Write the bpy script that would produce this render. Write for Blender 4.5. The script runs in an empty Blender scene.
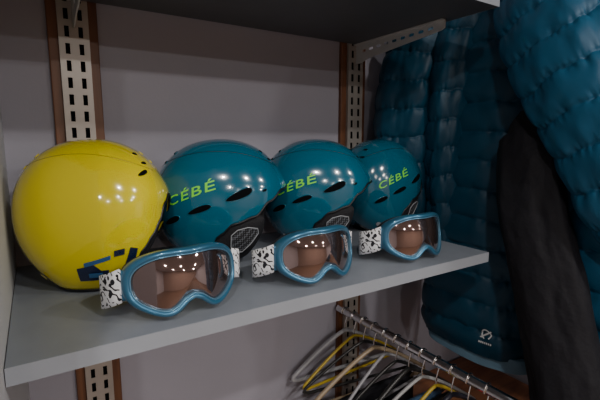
import bpy, bmesh, math, random
from mathutils import Vector, Matrix, noise
random.seed(3)
S=bpy.context.scene
COL=S.collection
CZ=1.45
pi=math.pi
# ---------------------------------------------------------------- materials
def new_mat(name):
    m=bpy.data.materials.new(name); m.use_nodes=True
    return m,m.node_tree,m.node_tree.nodes['Principled BSDF']
def pm(name,col,rough=.5,metal=0,coat=0,bump=0,bscale=60,var=0,vscale=5,spec=.5,sheen=0,emis=None,es=0):
    m,nt,b=new_mat(name)
    b.inputs['Base Color'].default_value=(*col,1)
    b.inputs['Roughness'].default_value=rough
    b.inputs['Metallic'].default_value=metal
    b.inputs['Coat Weight'].default_value=coat
    b.inputs['Coat Roughness'].default_value=.03
    b.inputs['Specular IOR Level'].default_value=spec
    b.inputs['Sheen Weight'].default_value=sheen
    if emis:
        b.inputs['Emission Color'].default_value=(*emis,1); b.inputs['Emission Strength'].default_value=es
    tc=nt.nodes.new('ShaderNodeTexCoord')
    if var:
        n=nt.nodes.new('ShaderNodeTexNoise'); n.inputs['Scale'].default_value=vscale; n.inputs['Detail'].default_value=5
        r=nt.nodes.new('ShaderNodeValToRGB')
        r.color_ramp.elements[0].position=.3; r.color_ramp.elements[1].position=.7
        r.color_ramp.elements[0].color=(*[c*(1-var) for c in col],1)
        r.color_ramp.elements[1].color=(*[min(1,c*(1+var)) for c in col],1)
        nt.links.new(tc.outputs['Object'],n.inputs['Vector']); nt.links.new(n.outputs['Fac'],r.inputs['Fac'])
        nt.links.new(r.outputs['Color'],b.inputs['Base Color'])
    if bump:
        n=nt.nodes.new('ShaderNodeTexNoise'); n.inputs['Scale'].default_value=bscale; n.inputs['Detail'].default_value=4
        bp=nt.nodes.new('ShaderNodeBump'); bp.inputs['Strength'].default_value=bump; bp.inputs['Distance'].default_value=.005
        nt.links.new(tc.outputs['Object'],n.inputs['Vector']); nt.links.new(n.outputs['Fac'],bp.inputs['Height'])
        nt.links.new(bp.outputs['Normal'],b.inputs['Normal'])
    return m
def wood_mat(name,c1,c2,scale=(30,30,2)):
    m,nt,b=new_mat(name)
    tc=nt.nodes.new('ShaderNodeTexCoord'); mp=nt.nodes.new('ShaderNodeMapping'); mp.inputs['Scale'].default_value=scale
    n=nt.nodes.new('ShaderNodeTexNoise'); n.inputs['Scale'].default_value=2; n.inputs['Detail'].default_value=6; n.inputs['Distortion'].default_value=.6
    r=nt.nodes.new('ShaderNodeValToRGB'); r.color_ramp.elements[0].color=(*c1,1); r.color_ramp.elements[1].color=(*c2,1)
    r.color_ramp.elements[0].position=.3; r.color_ramp.elements[1].position=.7
    nt.links.new(tc.outputs['Object'],mp.inputs['Vector']); nt.links.new(mp.outputs['Vector'],n.inputs['Vector'])
    nt.links.new(n.outputs['Fac'],r.inputs['Fac']); nt.links.new(r.outputs['Color'],b.inputs['Base Color'])
    b.inputs['Roughness'].default_value=.45
    return m
def strap_mat():
    m,nt,b=new_mat('strap_pattern')
    tc=nt.nodes.new('ShaderNodeTexCoord'); mp=nt.nodes.new('ShaderNodeMapping'); mp.inputs['Rotation'].default_value=(.5,.7,.2)
    w=nt.nodes.new('ShaderNodeTexWave'); w.inputs['Scale'].default_value=42; w.inputs['Distortion'].default_value=7
    w.inputs['Detail'].default_value=0.0; w.inputs['Detail Scale'].default_value=2.6
    v=nt.nodes.new('ShaderNodeTexVoronoi'); v.inputs['Scale'].default_value=120
    mt=nt.nodes.new('ShaderNodeMath'); mt.operation='MAXIMUM'
    m2=nt.nodes.new('ShaderNodeMath'); m2.operation='MULTIPLY'; m2.inputs[1].default_value=.55
    r=nt.nodes.new('ShaderNodeValToRGB'); r.color_ramp.interpolation='CONSTANT'
    r.color_ramp.elements[0].color=(.012,.012,.018,1); r.color_ramp.elements[1].position=.32; r.color_ramp.elements[1].color=(.88,.89,.92,1)
    nt.links.new(tc.outputs['Object'],mp.inputs['Vector']); nt.links.new(mp.outputs['Vector'],w.inputs['Vector']); nt.links.new(mp.outputs['Vector'],v.inputs['Vector'])
    nt.links.new(v.outputs['Distance'],m2.inputs[0])
    nt.links.new(w.outputs['Fac'],mt.inputs[0]); nt.links.new(m2.outputs[0],mt.inputs[1])
    nt.links.new(mt.outputs[0],r.inputs['Fac']); nt.links.new(r.outputs['Color'],b.inputs['Base Color'])
    b.inputs['Roughness'].default_value=.8
    return m
def net_mat():
    m,nt,b=new_mat('ear_net')
    tc=nt.nodes.new('ShaderNodeTexCoord')
    v=nt.nodes.new('ShaderNodeTexVoronoi'); v.inputs['Scale'].default_value=230; v.inputs['Randomness'].default_value=0
    r=nt.nodes.new('ShaderNodeValToRGB'); r.color_ramp.interpolation='CONSTANT'
    r.color_ramp.elements[0].color=(.008,.008,.01,1); r.color_ramp.elements[1].position=.55; r.color_ramp.elements[1].color=(.13,.14,.16,1)
    nt.links.new(tc.outputs['Object'],v.inputs['Vector']); nt.links.new(v.outputs['Distance'],r.inputs['Fac']); nt.links.new(r.outputs['Color'],b.inputs['Base Color'])
    b.inputs['Roughness'].default_value=.7
    return m
M={}
M['teal']=pm('helmet_teal',(.001,.118,.195),.16,0,1,spec=.6)
M['yellow']=pm('helmet_yellow',(.76,.64,.0),.16,0,1,spec=.5)
M['lime']=pm('logo_lime',(.22,.85,.05),.4)
M['black']=pm('soft_black',(.008,.008,.011),.75,bump=.3,bscale=300)
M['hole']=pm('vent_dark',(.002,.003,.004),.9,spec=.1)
M['blackgloss']=pm('plastic_black',(.006,.006,.008),.4)
M['net']=net_mat()
M['greyplastic']=pm('plastic_grey',(.35,.37,.40),.4)
M['navy']=pm('decal_navy',(.006,.015,.06),.2,0,1)
M['decalblue']=pm('decal_blue',(.03,.12,.30),.2,0,1)
M['gframe']=pm('goggle_frame_blue',(.045,.17,.29),.28,.45,.5)
M['gframe2']=pm('goggle_bezel_blue',(.13,.31,.46),.24,.5,.6)
M['lens']=pm('goggle_lens_mirror',(.30,.215,.205),.05,.92,1)
M['foam']=pm('goggle_foam',(.02,.02,.024),.9)
M['strap']=strap_mat()
M['wall']=pm('wall_paint',(.37,.36,.42),.85,bump=.06,bscale=150,var=.04,vscale=3)
M['wallw']=pm('wall_paint_white',(.55,.56,.59),.85,bump=.06,bscale=150,var=.03,vscale=3)
M['shelf']=pm('shelf_laminate',(.225,.250,.290),.40,bump=.03,bscale=400,var=.04,vscale=30)
M['shelf_shaded']=pm('shelf_laminate_shaded',(.11,.115,.13),.5,bump=.03,bscale=400,var=.04,vscale=30)  # upper shelf: same laminate, underside shade put into the base colour
M['edge']=pm('shelf_edge_band',(.29,.315,.355),.45,var=.03,vscale=20)
M['metal']=pm('zinc_metal',(.40,.37,.34),.38,.35,bump=.04,bscale=80,var=.08,vscale=15)
M['white_metal']=pm('painted_metal',(.62,.62,.62),.4,.2)
M['chrome']=pm('chrome',(.8,.8,.8),.12,1)
M['wood']=wood_mat('wood_batten',(.10,.038,.018),(.20,.08,.035))
M['woodp']=wood_mat('wood_bench',(.16,.06,.028),(.30,.12,.055),(3,20,20))
M['floor']=wood_mat('wood_floor',(.10,.06,.035),(.20,.12,.07),(3,14,3))
M['jA']=pm('nylon_teal_dark',(.005,.052,.098),.48,bump=.2,bscale=30,spec=.35)
M['jB']=pm('nylon_blue',(.012,.095,.185),.48,bump=.2,bscale=30,spec=.38)
M['jC']=pm('nylon_slate',(.05,.10,.18),.5,bump=.3,bscale=45,spec=.4,var=.15,vscale=9)
M['lining']=pm('pale_blue_lining',(.14,.26,.36),.6,bump=.2,bscale=60)
M['jK']=pm('softshell_black',(.010,.010,.014),.75,bump=.3,bscale=90,spec=.3)
M['jD']=pm('fleece_dark',(.03,.03,.035),.9,bump=.4,bscale=120)
M['white']=pm('white_print',(.8,.83,.85),.6)
# ---------------------------------------------------------------- helpers
def mk(name,verts,faces,mat,parent=None,smooth=True,loc=None):
    me=bpy.data.meshes.new(name); me.from_pydata([tuple(v) for v in verts],[],faces); me.update()
    bm=bmesh.new(); bm.from_mesh(me); bmesh.ops.recalc_face_normals(bm,faces=bm.faces); bm.to_mesh(me); bm.free()
    if smooth:
        for p in me.polygons: p.use_smooth=True
    ob=bpy.data.objects.new(name,me); COL.objects.link(ob)
    if mat: me.materials.append(mat)
    if parent: ob.parent=parent
    if loc: ob.location=loc
    return ob
def empty(name,loc=(0,0,0),rot=(0,0,0),scale=1):
    e=bpy.data.objects.new(name,None); COL.objects.link(e); e.location=loc; e.rotation_euler=rot; e.scale=(scale,)*3
    e.empty_display_size=.05
    return e
def box(name,lo,hi,mat,parent=None,bevel=0,origin=None):
    o=Vector(origin) if origin else (Vector(lo)+Vector(hi))/2
    if parent: o=Vector((0,0,0))
    v=[Vector((x,y,z))-o for x in (lo[0],hi[0]) for y in (lo[1],hi[1]) for z in (lo[2],hi[2])]
    f=[(0,1,3,2),(4,6,7,5),(0,4,5,1),(2,3,7,6),(0,2,6,4),(1,5,7,3)]
    ob=mk(name,v,f,mat,parent,False)
    if not parent: ob.location=o
    if bevel:
        md=ob.modifiers.new('b','BEVEL'); md.width=bevel; md.segments=3
    return ob
def boxes(name,lst,mat,parent):
    vs=[];fs=[]
    for lo,hi in lst:
        b=len(vs)
        vs+=[Vector((x,y,z)) for x in (lo[0],hi[0]) for y in (lo[1],hi[1]) for z in (lo[2],hi[2])]
        fs+=[tuple(b+i for i in f) for f in ((0,1,3,2),(4,6,7,5),(0,4,5,1),(2,3,7,6),(0,2,6,4),(1,5,7,3))]
    return mk(name,vs,fs,mat,parent,False)
def wire(name,pts,r,mat,parent=None,cyclic=False,res=3):
    cu=bpy.data.curves.new(name,'CURVE'); cu.dimensions='3D'; cu.bevel_depth=r; cu.bevel_resolution=res; cu.use_fill_caps=True
    sp=cu.splines.new('POLY'); sp.points.add(len(pts)-1)
    for i,p in enumerate(pts): sp.points[i].co=(*p,1)
    sp.use_cyclic_u=cyclic; sp.use_smooth=True
    tmp=bpy.data.objects.new('tmp',cu); COL.objects.link(tmp)
    dg=bpy.context.evaluated_depsgraph_get(); dg.update()
    me=bpy.data.meshes.new_from_object(tmp.evaluated_get(dg)); bpy.data.objects.remove(tmp)
    me.name=name; me.materials.clear(); me.materials.append(mat)
    for p in me.polygons: p.use_smooth=True
    ob=bpy.data.objects.new(name,me); COL.objects.link(ob)
    if parent: ob.parent=parent
    return ob
def plate(name,loops,th,mat,parent=None,matrix=None):
    cu=bpy.data.curves.new(name,'CURVE'); cu.dimensions='2D'; cu.fill_mode='BOTH'; cu.extrude=th/2; cu.bevel_depth=.0003
    for L in loops:
        sp=cu.splines.new('POLY'); sp.points.add(len(L)-1)
        for i,p in enumerate(L): sp.points[i].co=(p[0],p[1],0,1)
        sp.use_cyclic_u=True
    tmp=bpy.data.objects.new('tmp',cu); COL.objects.link(tmp)
    dg=bpy.context.evaluated_depsgraph_get(); dg.update()
    me=bpy.data.meshes.new_from_object(tmp.evaluated_get(dg)); bpy.data.objects.remove(tmp)
    me.materials.clear(); me.materials.append(mat)
    if matrix: me.transform(matrix)
    ob=bpy.data.objects.new(name,me); COL.objects.link(ob)
    if parent: ob.parent=parent
    return ob
def slot(cx,cy,w,h,n=6):
    r=min(w,h)/2; pts=[]
    if h>=w:
        for k in range(n+1): a=pi*k/n; pts.append((cx+r*math.cos(a),cy+h/2-r+r*math.sin(a)))
        for k in range(n+1): a=pi+pi*k/n; pts.append((cx+r*math.cos(a),cy-h/2+r+r*math.sin(a)))
    else:
        for k in range(n+1): a=-pi/2+pi*k/n; pts.append((cx+w/2-r+r*math.cos(a),cy+r*math.sin(a)))
        for k in range(n+1): a=pi/2+pi*k/n; pts.append((cx-w/2+r+r*math.cos(a),cy+r*math.sin(a)))
    return pts
def interp(keys,x):
    if x<=keys[0][0]: return keys[0][1]
    for (a,b),(c,d) in zip(keys,keys[1:]):
        if x<=c:
            t=(x-a)/(c-a); t=t*t*(3-2*t); return b+(d-b)*t
    return keys[-1][1]
# ---------------------------------------------------------------- room
YB=.96; XL=-.045
box('floor',(-3,-6,-.1),(4.5,1.1,0),M['floor'])
box('ceiling',(-3,-6,2.6),(4.5,1.1,2.7),M['wallw'])
box('wall_back',(-3,YB,0),(4.5,1.1,2.6),M['wall'])
box('wall_left',(-.12,.30,0),(XL,YB,2.6),M['wallw'])
box('wall_far_left',(-3.1,-6,0),(-3,1.1,2.6),M['wallw'])
box('wall_far_right',(4.5,-6,0),(4.6,1.1,2.6),M['wallw'])
box('wall_front',(-3,-6.1,0),(4.5,-6,2.6),pm('wall_warm',(.36,.26,.2),.8))
box('wall_right',(1.42,.05,0),(1.5,YB,2.6),M['wall'])
SZ=CZ-.24; UZ=CZ+.265
def shelf(name,x0,x1,y0,y1,ztop,th,mat):
    e=empty(name,((x0+x1)/2,(y0+y1)/2,ztop-th/2)); o=e.location
    def rb(n,lo,hi,mat,bv):
        b=box(n,Vector(lo)-o,Vector(hi)-o,mat,e,bv)
    rb('board',(x0+.001,y0+.0012,ztop-th),(x1-.0012,y1,ztop),mat,.0008)
    rb('front_edge_band',(x0+.001,y0,ztop-th),(x1,y0+.0012,ztop),M['edge'],0)
    rb('end_edge_band',(x1-.0012,y0+.0012,ztop-th),(x1,y1,ztop),M['edge'],0)
    return e
shelf('shelf',XL,.812,.512,.937,SZ,.021,M['shelf'])
shelf('shelf',XL,.812,.525,.937,UZ+.022,.022,M['shelf_shaded'])
for i,x in enumerate((.083,.788)):
    box('wood_batten',(x-.044,YB-.0125,.3),(x+.044,YB-.0005,2.45),M['wood'],bevel=.002)
    e=empty('shelf_standard',(x,YB-.013,CZ))
    w=.0265; z0,z1=-1.0,.95; ya,yb=-.0090,-.0075
    cx,sw=.0120,.0040
    L=[((-w,ya,z0),(-cx-sw,yb,z1)),((-cx+sw,ya,z0),(cx-sw,yb,z1)),((cx+sw,ya,z0),(w,yb,z1))]
    z=z0; P=.032; H=.020
    while z<z1:
        for s in (-1,1):
            L.append(((s*cx-sw,ya,z),(s*cx+sw,yb,min(z1,z+P-H))))
        z+=P
    boxes('slotted_face',L,M['metal'],e)
    box('flange_left',(-w,-.0075,z0),(-w+.0015,-.0002,z1),M['metal'],e)
    box('flange_right',(w-.0015,-.0075,z0),(w,-.0002,z1),M['metal'],e)
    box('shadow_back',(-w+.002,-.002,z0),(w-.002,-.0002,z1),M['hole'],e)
def bracket(x,z):
    e=empty('shelf_bracket',(x,YB-.0232,z))
    L=.30
    out=[(0,0),(L,0),(L,-.018),(L-.008,-.022),(.05,-.044),(.02,-.052),(0,-.052)]
    loops=[out]
    for k in range(9):
        t=.032+k*.0285; h=.044-(.022)*t/L
        loops.append(slot(t,-h*.5,.018,.0075))
    mt=Matrix(((0,0,1,0),(-1,0,0,0),(0,1,0,0),(0,0,0,1)))
    plate('side_plate',loops,.002,M['white_metal'],e,mt)
    box('top_lip',(-.012,-L,-.0022),(.001,0,-.0006),M['white_metal'],e)
for x in (.083,.788):
    bracket(x,UZ-.0006); bracket(x,SZ-.0216)
# ---------------------------------------------------------------- helmets
HT=.125
RIM_T=[(0,.03),(25,.028),(45,.008),(60,-.018),(78,-.03),(88,-.05),(98,-.104),(120,-.113),(150,-.112),(180,-.098)]
RIM_Y=[(0,.03),(13,.018),(22,-.010),(30,-.03),(38,-.050),(50,-.104),(65,-.113),(150,-.112),(180,-.098)]
ZL=.142
def hpoint(A,B,az,z,off=0,sc=1.0):
    """az degrees, 0 front, + = helmet right side (local -y)"""
    a=math.radians(az); c,s=math.cos(a),math.sin(a)
    n=2.25
    if z>=0:
        rho=max(0,1-(min(z,HT)/HT)**2.15)**(1/2.15)
    else:
        q=min(.97,-z/ZL); p=.42+.28*c*c
        rho=(1-q*q)**p
    Ax=A*(1.0 if c>0 else 1.02)
    if c>0: rho*=1+.035*math.exp(-((z-.035)/.025)**2)*c*c
    x=Ax*rho*math.copysign(abs(c)**(2/n),c); y=-B*rho*math.copysign(abs(s)**(2/n),s)
    P=Vector((x,y,z+.0*c))*sc
    if off:
        nrm=Vector((x/(A*A),y/(B*B),z/((HT*HT) if z>0 else (.19*.19)))); 
        if nrm.length>0: P+=nrm.normalized()*off
    P.z+= .115
    return P
def build_helmet(loc,rz,A,B,mat,kind,pitch=0,sc=1):
    root=empty('ski_helmet',loc,(0,pitch,rz),sc)
    RIM=RIM_T if kind=='teal' else RIM_Y
    def shell(name,inset,mat,low=0,th=0):
        NA,NV=144,44; vs=[];fs=[]
        top=Vector((0,0,(HT)*(1-inset)+.115))
        vs.append(top)
        for j in range(1,NV+1):
            for i in range(NA):
                az=360*i/NA; a=az if az<=180 else az-360
                zr=interp(RIM,abs(a))-low
                t=j/NV
                phr=math.acos(zr/HT) if zr>0 else pi/2+math.asin(min(.97,-zr/ZL))
                ph=phr*t
                if ph<=pi/2:
                    z=HT*max(0,math.cos(ph))
                else: z=-ZL*math.sin(ph-pi/2)
                p=hpoint(A,B,a,z)
                p=Vector((p.x*(1-inset),p.y*(1-inset),(p.z-.115)*(1-inset*(1 if z>0 else 0))+.115))
                vs.append(p)
        for i in range(NA): fs.append((0,1+i,1+(i+1)%NA))
        for j in range(NV-1):
            for i in range(NA):
                a=1+j*NA+i;b=1+j*NA+(i+1)%NA; fs.append((a,a+NA,b+NA,b))
        ob=mk(name,vs,fs,mat,root)
        return ob,vs[-NA:]
    ob,rim=shell('outer_shell',0,mat)
    md=ob.modifiers.new('s','SOLIDIFY'); md.thickness=.003; md.offset=-1
    ob2,_=shell('foam_liner',.06,M['black'],.004 if kind=='teal' else .0)
    md=ob2.modifiers.new('s','SOLIDIFY'); md.thickness=.014; md.offset=-1
    wire('rim_trim',[v*1.0 for v in rim],.0022,M['blackgloss'],root,True)
    pins=.96 if kind=='teal' else .90
    for sgn in (1,-1):
        NU,NW=26,22; vs=[];fs=[]
        for layer in (0,1):
            for j in range(NW+1):
                for i in range(NU+1):
                    u=2*i/NU-1; v=2*j/NW-1
                    uu=u*math.sqrt(1-v*v/2.6); vv=v*math.sqrt(1-u*u/2.6)
                    az=72+27*uu-6*vv-(24 if kind!='teal' else 0); z=-.062+.050*vv
                    rr=max(0,1-max(abs(u),abs(v))**6)
                    p=hpoint(A,B,az*sgn,z,0)
                    p=Vector((p.x*pins,p.y*pins,p.z))
                    n=Vector((p.x,p.y,0)).normalized()
                    p+= n*(-.004+ (.006*rr if layer==0 else -.012*rr-.001))
                    vs.append(p)
        W=NU+1; T=(NU+1)*(NW+1)
        for L in (0,1):
            for j in range(NW):
                for i in range(NU):
                    a=L*T+j*W+i; fs.append((a,a+1,a+W+1,a+W))
        for i in range(NU):
            fs.append((i,i+1,T+i+1,T+i)); a=NW*W+i; fs.append((a,a+1,T+a+1,T+a))
        for j in range(NW):
            a=j*W; fs.append((a,a+W,T+a+W,T+a)); a=j*W+NU; fs.append((a,a+W,T+a+W,T+a))
        mk('ear_pad',vs,fs,M['black'],root)
        if kind!='teal': continue
        tri=[(80,-.052),(75,-.042),(66,-.038),(56,-.042),(54,-.052),(60,-.072),(68,-.088),(76,-.088),(80,-.075)]
        def ep(az,z,o):
            p=hpoint(A,B,az*sgn,z); p=Vector((p.x*.96,p.y*.96,p.z)); n=Vector((p.x,p.y,0)).normalized(); return p+n*(.0028+o)
        dense=[]
        for k in range(len(tri)):
            p,q=tri[k],tri[(k+1)%len(tri)]
            for s in range(4): dense.append((p[0]+(q[0]-p[0])*s/4,p[1]+(q[1]-p[1])*s/4))
        cx=(67,-.062); vs=[];fs=[];R=5;n=len(dense)
        for r in range(R+1):
            for d in dense:
                f=r/R; vs.append(ep(cx[0]+(d[0]-cx[0])*f,cx[1]+(d[1]-cx[1])*f,.0006))
        for r in range(R):
            for k in range(n):
                a=r*n+k;b=r*n+(k+1)%n; fs.append((a,b,b+n,a+n))
        mk('ear_net_panel',vs,fs,M['net'],root)
        wire('ear_panel_piping',[ep(d[0],d[1],.001) for d in dense],.0009,M['greyplastic'],root,True)
    def patch(name,cx,z0,pts,mat,off=.0009,lip=None,sgn=1,rot=0):
        n=len(pts); vs=[];fs=[];R=5
        c,s=math.cos(rot),math.sin(rot)
        def mp(px,pz,o):
            X=px*c-pz*s; Z=px*s+pz*c
            return hpoint(A,B,(cx-math.degrees(X/((A+B)/2)))*sgn,z0+Z,o)
        for r in range(R+1):
            for p in pts: vs.append(mp(p[0]*r/R,p[1]*r/R,off))
        for r in range(R):
            for k in range(n):
                a=r*n+k;b=r*n+(k+1)%n; fs.append((a,b,b+n,a+n))
        mk(name,vs,fs,mat,root)
        if lip: wire(name+'_lip',[mp(p[0],p[1],.0003) for p in pts],lip,mat2,root,True,2)
    mat2=mat
    def vent_shape(L,H,n=40):
        r=[]
        for k in range(n):
            c=math.cos(2*pi*k/n); s=math.sin(2*pi*k/n)
            x=L/2*math.copysign(abs(c)**.85,c); r.append((x,H/2*s*(1+.25*c)))
        return r
    for sgn in (1,-1):
        if kind=='teal':
            for (cx,z,L,H) in ((126,-.024,.038,.011),(101,-.002,.038,.011),(73,.024,.048,.014)):
                patch('side_vent',cx,z,vent_shape(L,H),M['hole'],off=.0014,sgn=sgn,lip=.0012,rot=.42)
            for (cx,z,L,H) in ((50,.030,.010,.004),):
                patch('small_vent',cx,z,vent_shape(L,H),M['hole'],off=.0012,sgn=sgn,lip=.0005,rot=.3)
        else:
            for (cx,z,L,H) in ((30,.07,.03,.006),):
                patch('side_vent',cx,z,vent_shape(L,H),M['hole'],off=.0012,sgn=sgn,lip=.0009,rot=.2)
    for (cx,z) in ((18,.100),(18,.085),(160,.098),(160,.08)):
        for sgn in (1,-1):
            patch('crown_vent',cx,z,vent_shape(.022,.005),M['hole'],sgn=sgn,lip=.0008)
    for sgn in (1,-1):
        pts=[]
        for k in range(61):
            az=8+164*k/60; z=.072+.030*math.sin(pi*k/60); pts.append(hpoint(A,B,az*sgn,z,-.0004))
        wire('shell_seam',pts,.0009,M['blackgloss'] if kind=='teal' else pm('seam',(.35,.28,0),.4),root)
    for sgn in (1,-1):
        patch('strap_clip',128,-.088,[(.008*math.cos(2*pi*k/24),.006*math.sin(2*pi*k/24)) for k in range(24)],M['greyplastic'] if kind=='teal' else mat,off=.003,sgn=sgn)
    if kind=='teal':
        cu=bpy.data.curves.new('t','FONT'); cu.body='CÉBÉ'; cu.size=1; cu.space_character=1.15; cu.offset=.008
        t=bpy.data.objects.new('t',cu); COL.objects.link(t)
        dg=bpy.context.evaluated_depsgraph_get(); dg.update()
        me=bpy.data.meshes.new_from_object(t.evaluated_get(dg)); bpy.data.objects.remove(t)
        bm=bmesh.new(); bm.from_mesh(me); bmesh.ops.triangulate(bm,faces=bm.faces); bm.to_mesh(me); bm.free()
        xs=[v.co.x for v in me.vertices]; cxx=(min(xs)+max(xs))/2; W=max(xs)-min(xs); k=.084/W
        base=[((v.co.x-cxx)*k,(v.co.y-.35)*k*.66) for v in me.vertices]
        fc=[tuple(p.vertices) for p in me.polygons]
        rot=.40
        vs=[]
        for px,pz in base:
            px+=pz*.35
            X=px*math.cos(rot)-pz*math.sin(rot); Z=px*math.sin(rot)+pz*math.cos(rot)
            vs.append(hpoint(A,B,109-math.degrees(X/((A+B)/2)),.027+Z,.0009))
        mk('lettering',vs,fc,M['lime'],root,False)
    else:
        polys=[([( -.030,-.013),(.012,-.013),(.012,.004),(.0,.004),(-.010,.015),(-.030,.010)],76,-.080,M['navy']),
               ([(-.018,-.006),(.018,.004),(.018,.011),(-.018,.001)],78,-.062,M['decalblue']),
               ([(-.010,-.020),(.010,-.018),(.012,.016),(-.002,.020)],52,-.062,M['navy']),
               ([(-.010,-.004),(.010,-.004),(.010,.004),(-.010,.004)],80,-.083,M['decalblue']),
               ([(-.008,-.006),(.008,-.004),(.008,.006),(-.008,.004)],62,-.048,M['navy'])]
        for i,(pl,cx,z,mm) in enumerate(polys):
            dn=[]
            mx=sum(p[0] for p in pl)/len(pl); mz=sum(p[1] for p in pl)/len(pl)
            for k in range(len(pl)):
                p,q=pl[k],pl[(k+1)%len(pl)]
                for s in range(5): dn.append((p[0]+(q[0]-p[0])*s/5-mx,p[1]+(q[1]-p[1])*s/5-mz))
            patch('decal',cx-math.degrees(mx/.11),z+mz,dn,mm,off=.0009+.0003*i)
    return root
R=math.radians
build_helmet((.083,.775,SZ+.002),R(-24),.118,.104,M['yellow'],'yellow',0)
build_helmet((.318,.795,SZ+.002),R(-28),.131,.104,M['teal'],'teal')
build_helmet((.552,.795,SZ+.002),R(-35),.127,.102,M['teal'],'teal')
build_helmet((.785,.832,SZ+.002),R(3),.120,.101,M['teal'],'teal')
# ---------------------------------------------------------------- goggles
def catmull(P,t):
    n=len(P)-1; f=min(t*n,n-1e-6); i=int(f); u=f-i
    p0=P[max(i-1,0)];p1=P[i];p2=P[i+1];p3=P[min(i+2,n)]
    return .5*((2*p1)+(p2-p0)*u+(2*p0-5*p1+4*p2-p3)*u*u+(3*p1-p0-3*p2+p3)*u**3)
def build_goggles(x,y,rz,tilt=.16):
    root=empty('ski_goggles',(x,y,SZ),(0,0,rz))
    a,b=.0835,.0460; N=120
    def outline(k):
        th=2*pi*k/N; c,s=math.cos(th),math.sin(th); n=2.5
        X=a*math.copysign(abs(c)**(2/n),c); Z=b*math.copysign(abs(s)**(2/n),s)
        if Z<0:
            Z*=1-.42*math.exp(-(X/.019)**2)
            Z*=1+.05*math.exp(-((abs(X)-.042)/.02)**2)
        else:
            Z*=1-.05*math.exp(-(X/.03)**2)
        return X,Z
    O=[outline(k) for k in range(N)]
    def off(d):
        r=[]
        for k in range(N):
            p,q=O[k-1],O[(k+1)%N]; tx,tz=q[0]-p[0],q[1]-p[1]; l=math.hypot(tx,tz) or 1
            r.append((O[k][0]-tz/l*d*1,O[k][1]+tx/l*d)) 
        return r
    ct,st=math.cos(tilt),math.sin(tilt)
    def P(X,Z,D,curv=5.2):
        Y=curv*X*X+D
        z=Z
        Y2=Y*ct+z*st; z2=z*ct-Y*st*.35
        return Vector((X,Y2,z2+b+.0065))
    def ringmesh(name,spec,mat,close=False,fan=None):
        vs=[];fs=[]
        for d,D in spec:
            for X,Z in off(d): vs.append(P(X,Z,D))
        for r in range(len(spec)-1):
            for k in range(N):
                i=r*N+k;j=r*N+(k+1)%N; fs.append((i,j,j+N,i+N))
        return mk(name,vs,fs,mat,root)
    ringmesh('frame',[(.0085,.004),(.0078,-.001),(.006,-.0032),(.003,-.0035),(.0006,-.001),(0,.003),(.0003,.010),(.0016,.016),(.004,.019),(.008,.020),(.010,.018),(.0085,.004)],M['gframe'])
    ringmesh('bezel',[(.0094,.0035),(.0092,-.0018),(.0084,-.0028),(.0075,-.0022),(.0070,.001)],M['gframe2'])
    ringmesh('face_foam',[(.0045,.019),(.004,.028),(.006,.032),(.011,.032),(.012,.020)],M['foam'])
    vs=[];fs=[];RR=14
    L=off(.0090)
    for r in range(RR+1):
        f=r/RR
        for X,Z in L:
            D=.0022-.006*(1-f**2)
            vs.append(P(X*f,(Z-.004)*f+.004,D))
    for r in range(RR):
        for k in range(N):
            i=r*N+k;j=r*N+(k+1)%N; fs.append((i,j,j+N,i+N))
    mk('lens',vs,fs,M['lens'],root)
    for sg in (-1,1):
        vs=[];fs=[]
        sec=[(.074,.031,.019,.005),(.078,.034,.021,.0055),(.081,.037,.0215,.005),(.083,.040,.0215,.0035)]
        for (X,Y,h,t) in sec:
            n=16
            for k in range(n):
                th=2*pi*k/n
                vs.append(Vector((sg*(X+t*math.cos(th)),Y+.006,.049+h*math.copysign(abs(math.sin(th))**.5,math.sin(th)))))
        for r in range(len(sec)-1):
            for k in range(16):
                i=r*16+k;j=r*16+(k+1)%16; fs.append((i,j,j+16,i+16))
        fs.append(tuple(range(16))); fs.append(tuple(range(48,64)))
        mk('outrigger',vs,fs,M['gframe'],root)
    NS=120
    ctrl=[Vector((-.083,.040,0)),Vector((-.091,.046,0)),Vector((-.097,.059,0)),Vector((-.099,.078,0)),Vector((-.084,.098,0)),Vector((-.045,.110,0)),Vector((0,.112,0)),
          Vector((.045,.110,0)),Vector((.088,.098,0)),Vector((.106,.078,0)),Vector((.106,.060,0)),Vector((.096,.046,0)),Vector((.083,.040,0))]
    vs=[];fs=[]
    for k in range(NS+1):
        t=k/NS; c=catmull(ctrl,t)
        zc=.050-.026*max(0,math.sin(pi*t))**1.3
        hh=.0235
        for zz in (-hh,-hh*.5,0,hh*.5,hh):
            vs.append(Vector((c.x,c.y+.002*math.sin(9*t),max(.0018,zc+zz))))
    for k in range(NS):
        for q in range(4):
            i=k*5+q; fs.append((i,i+1,i+6,i+5))
    s=mk('elastic_strap',vs,fs,M['strap'],root)
    md=s.modifiers.new('s','SOLIDIFY'); md.thickness=.0026; md.offset=0
    return root
build_goggles(.170,.536,R(6))
build_goggles(.401,.538,R(4))
build_goggles(.641,.540,R(0))
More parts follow.
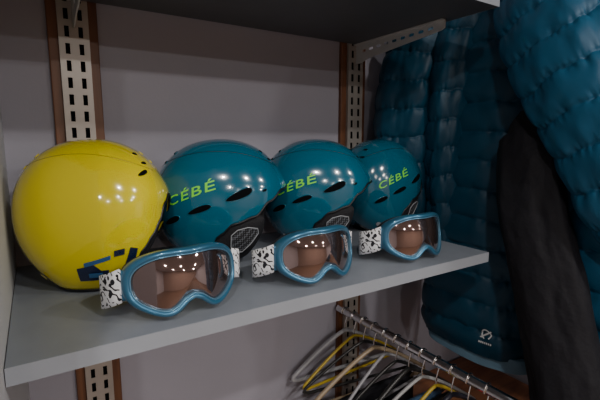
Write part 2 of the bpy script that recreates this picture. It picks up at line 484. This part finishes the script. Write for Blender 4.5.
# ---------------------------------------------------------------- jackets
def tube(name,pts,rad,mat,root,step=.075,amp=.012,fold=.05,seed=0,N=150,Mn=240,cap=True,skew=0,pw=2.0,wr=1.0):
    o=root.location
    P=[Vector(p)+Vector((0,0,CZ))-o for p in pts]
    vs=[];fs=[];s=0;prev=None
    for j in range(Mn+1):
        t=j/Mn; c=catmull(P,t); d=(catmull(P,min(1,t+.01))-catmull(P,max(0,t-.01))).normalized()
        if prev is not None: s+=(c-prev).length
        prev=c
        ex=(Vector((1,0,0))-d*d.x).normalized(); ey=d.cross(ex).normalized()
        ra=interp([(k[0],k[1]) for k in rad],t); rb=interp([(k[0],k[2]) for k in rad],t)
        for i in range(N):
            a=2*pi*i/N; ca,sa=math.cos(a),math.sin(a)
            cs=math.copysign(abs(ca)**(2/pw),ca); sn=math.copysign(abs(sa)**(2/pw),sa)
            nz=noise.noise(Vector((ca*1.5+seed,sa*1.5,s*2.5)))
            nz2=noise.noise(Vector((ca*2.6+seed,sa*2.6,s*8+seed)))
            f=1+fold*(math.sin(3*a+seed+2.5*t)+.6*math.sin(5*a-seed*2+3*t))*(.4+.9*t)
            f+=.10*nz
            ss=s+skew*ca+.008*nz+.003*math.sin(4*a+seed)+.002*nz2
            ph=ss/step*pi if step else pi/2
            q=abs(math.sin(ph))**.36 if step else 1
            k=math.floor(ss/step) if step else 0
            pf=amp*(q-1)
            edge=(1-abs(math.sin(ph))) if step else 0
            ridge=1-abs(noise.noise(Vector((ca*10+seed+k*5,sa*10,s*9))))*2.4
            pf+=wr*amp*(.42*(ridge-.4)*edge*edge + .22*noise.noise(Vector((ca*5+k*1.9,sa*5,s*26)))+.40*nz2)
            n=(ex*ca*rb+ey*sa*ra).normalized()
            vs.append(c+ex*cs*ra*f+ey*sn*rb*f+n*pf)
    for j in range(Mn):
        for i in range(N):
            a=j*N+i;b=j*N+(i+1)%N; fs.append((a,b,b+N,a+N))
    if cap:
        fs.append(tuple(range(N))); fs.append(tuple(range(Mn*N,(Mn+1)*N)))
    return mk(name,vs,fs,mat,root)
def jacket(loc): return empty('puffer_jacket',(loc[0],loc[1],CZ+loc[2]))
JA=jacket((1.05,.70,0))
bodyA=tube('body',[(1.05,.66,.46),(1.05,.66,.25),(1.055,.655,.0),(1.05,.65,-.3),(1.04,.645,-.55)],
     [(0,.04,.06),(.06,.08,.11),(.16,.12,.16),(.3,.14,.175),(.7,.145,.18),(.93,.14,.18),(1,.125,.165)],M['jA'],JA,.072,.012,.035,1.3,skew=.01,pw=2.6,N=220,Mn=360)
tube('hem_lining',[(1.04,.645,-.535),(1.04,.645,-.572)],[(0,.115,.15),(1,.120,.160)],M['lining'],JA,0,.004,.03,1.3,N=90,Mn=20,pw=2.6)
tube('sleeve_back',[(1.00,.80,.42),(.930,.835,.27),(.905,.852,.08),(.920,.85,-.15),(.950,.84,-.40)],
     [(0,.05,.05),(.12,.085,.095),(.5,.090,.09),(.9,.070,.075),(1,.045,.05)],M['jA'],JA,.072,.011,.05,2.1,N=150,Mn=300)
tube('sleeve_front',[(1.0,.69,.40),(.955,.72,.25),(.94,.73,.05),(.95,.73,-.2),(.97,.72,-.38)],
     [(0,.05,.05),(.12,.070,.075),(.5,.068,.065),(.9,.055,.055),(1,.04,.045)],M['jA'],JA,.072,.010,.05,4.4,N=140,Mn=300)
tube('hood',[(1.02,.70,.56),(1.0,.70,.46),(1.0,.70,.36)],[(0,.03,.04),(.4,.10,.13),(.8,.10,.14),(1,.06,.08)],M['jA'],JA,.06,.010,.05,3,N=90,Mn=80)
JB=jacket((1.02,.34,0))
tube('body',[(1.03,.40,.50),(1.02,.385,.30),(1.01,.36,.1),(1.0,.33,-.1),(1.0,.31,-.35),(1.0,.30,-.66)],
     [(0,.05,.06),(.1,.08,.12),(.22,.11,.15),(.5,.12,.155),(.9,.13,.16),(1,.12,.15)],M['jB'],JB,.076,.012,.03,5.5,skew=.03,pw=2.5,N=220,Mn=360)
tube('upper_sleeve',[(.99,.54,.46),(.945,.51,.32),(.905,.435,.17),(.888,.335,.0),(.895,.25,-.20)],
     [(0,.05,.05),(.15,.085,.092),(.5,.082,.100),(.85,.076,.092),(1,.055,.065)],M['jB'],JB,.072,.012,.04,7.1,N=180,Mn=320,skew=.03,pw=2.3)
tube('side_panel_sleeve',[(.915,.515,.022),(.900,.495,-.005),(.868,.46,-.14),(.855,.405,-.3),(.850,.35,-.5),(.845,.31,-.66)],
     [(0,.02,.04),(.04,.035,.056),(.3,.045,.066),(.9,.050,.070),(1,.04,.055)],M['jK'],JB,0,.010,.05,8.3,N=90,pw=2.3)
JC=jacket((1.15,.10,0))
tube('body',[(1.10,.08,.46),(1.10,.07,.2),(1.10,.06,-.2),(1.10,.05,-.6)],
     [(0,.05,.06),(.12,.10,.12),(.3,.13,.14),(1,.13,.14)],M['jC'],JC,.08,.009,.05,9.5,N=110)
tube('sleeve',[(1.04,.20,.40),(1.0,.20,.25),(.98,.19,0),(.98,.18,-.3)],
     [(0,.04,.04),(.2,.055,.06),(1,.05,.05)],M['jC'],JC,.08,.008,.05,6.5,N=90)
bpy.context.view_layer.update()
def on_surface(ob,y,z):
    org=Vector((.5,y,CZ+z))-ob.parent.location
    ok,l,n,i=ob.ray_cast(org,Vector((1,0,0)))
    return (l,n) if ok else (Vector((.4,0,0)),Vector((-1,0,0)))
def logo(cy,cz):
    pts=[];vs=[];fs=[]
    n=30; K=1.15
    for k in range(n+1):
        th=-.9+2*pi*.86*k/n
        for r in (.0085,.0112):
            pts.append((r*math.cos(th),r*math.sin(th)))
    for k in range(n): fs.append((2*k,2*k+1,2*k+3,2*k+2))
    b=len(pts); pts+=[(-.012,-.008),(-.009,-.010),(.012,.008),(.009,.010)]; fs.append((b,b+1,b+2,b+3))
    for j in range(7):
        b=len(pts); x=-.013+j*.004; pts+=[(x,-.021),(x+.0028,-.021),(x+.0028,-.0165),(x,-.0165)]; fs.append((b,b+1,b+2,b+3))
    hits=[on_surface(bodyA,cy-px*K,cz+pz*K)[0] for px,pz in pts]
    hits=[h+Vector((-.0022,0,0)) for h in hits]
    mk('chest_print',hits,fs,M['white'],JA,False)
logo(.568,-.478)
def rail(name,p,q,r,mat):
    e=empty(name,p); d=Vector(q)-Vector(p)
    wire('tube',[Vector((0,0,0)),d],r,mat,e,res=6)
    return e
rail('clothes_rail',(1.05,-.15,CZ+.66),(1.05,YB-.001,CZ+.66),.012,M['chrome'])
def hanger(x,y,z,mat,rz=0,half=.2,drop=.105,r=.0035,flat=1,rr=.011):
    e=empty('clothes_hanger',(x,y,z),(0,0,rz))
    pts=[]
    hr=rr+.0022
    for k in range(17):
        th=R(200-k*(230/16)); pts.append(Vector((hr*math.cos(th),0,hr*math.sin(th))))
    pts+= [Vector((.004,0,-.026)),Vector((0,0,-.042)),Vector((0,0,-.062))]
    wire('hook',pts,.0018,M['chrome'],e)
    body=[Vector((0,0,-.058))]
    for k in range(1,13):
        t=k/12; body.append(Vector((half*t,0,-.058-drop*(t**1.25))))
    right=body; left=[Vector((-p.x,0,p.z)) for p in body[1:]]
    loop=list(reversed(left))+right
    bot=[Vector((half+.003,0,-.066-drop)),Vector((half-.01,0,-.072-drop)),Vector((-half+.01,0,-.072-drop)),Vector((-half-.003,0,-.066-drop))]
    wire('shoulders',loop+bot,r,mat,e,True)
    return e
for (x,y) in ((1.05,.68),(1.05,.38),(1.10,.08)):
    hanger(1.05,y,CZ+.66,M['blackgloss'],rz=pi/2,half=.14 if y!=.08 else .12,rr=.012)
LZ=CZ-.505
rail('clothes_rail',(.745,.33,LZ),(.745,YB-.014,LZ),.011,M['chrome'])
hc=[(.4,.4,.42),(.5,.36,.03),(.02,.02,.02),(.34,.26,.17),(.30,.30,.32),(.015,.015,.015),(.02,.02,.02),(.35,.35,.35),(.42,.30,.03),(.02,.02,.03),(.4,.02,.02),(.4,.4,.4)]
for i in range(12):
    y=.915-.042*i
    m=pm('hanger_plastic_%d'%i,hc[i],.35)
    hanger(.745,y,LZ,m,rz=random.uniform(-.16,.16),half=.172+random.uniform(-.015,.015),drop=.105+random.uniform(-.012,.015),r=.0042 if i%3 else .006)
for i,(y,m) in enumerate(((.44,M['jD']),(.56,M['jK']),(.68,M['jC']),(.78,M['jK']))):
    e=empty('folded_trousers',(.745,y,LZ))
    tube('cloth',[(.745,y,-.505-.165),(.745,y,-.505-.28),(.745,y,-.505-.6)],[(0,.14,.007),(.1,.15,.013),(1,.15,.016)],m,e,0,.004,.05,i+2,N=80,Mn=60)
e=empty('wooden_bench',(1.12,.55,.30))
box('seat',(-.12,-.5,.26),(.28,.4,.30),M['woodp'],e,.004)
box('side_panel',(-.11,-.48,-.30),(-.085,.39,.26),M['woodp'],e,.002)
box('end_panel',(-.085,-.48,-.30),(.27,-.455,.26),M['woodp'],e,.002)
# ---------------------------------------------------------------- ceiling lights
def spot(x,y,pw,col=(1,.95,.90)):
    e=empty('ceiling_spotlight',(x,y,2.6))
    pts=[Vector((.062*math.cos(2*pi*k/32),.062*math.sin(2*pi*k/32),-.006)) for k in range(32)]
    wire('trim_ring',pts,.008,M['white_metal'],e,True)
    L=bpy.data.lights.new('lamp','AREA'); L.shape='DISK'; L.size=.10; L.energy=pw; L.color=col
    lo=bpy.data.objects.new('lamp',L); COL.objects.link(lo); lo.parent=e; lo.location=(0,0,-.012)
for (x,y,p) in ((-.5,-.75,15),(.55,-1.0,17),(1.6,-.9,15),(-1.0,-2.6,30),(.6,-2.7,34),(2.3,-2.5,30),(-.6,-4.5,45),(1.2,-4.6,45),(3.0,-4.4,40)):
    spot(x,y,p)
w=bpy.data.worlds.new('World'); S.world=w; w.use_nodes=True
w.node_tree.nodes['Background'].inputs[0].default_value=(.3,.4,.55,1); w.node_tree.nodes['Background'].inputs[1].default_value=.3
# ---------------------------------------------------------------- camera
cd=bpy.data.cameras.new('Camera'); cam=bpy.data.objects.new('Camera',cd); COL.objects.link(cam)
cd.sensor_width=36; cd.lens=36*414/600; cd.clip_start=.01
cam.location=(0,0,CZ); cam.rotation_euler=(R(90-8.25),0,R(-32.6))
S.camera=cam
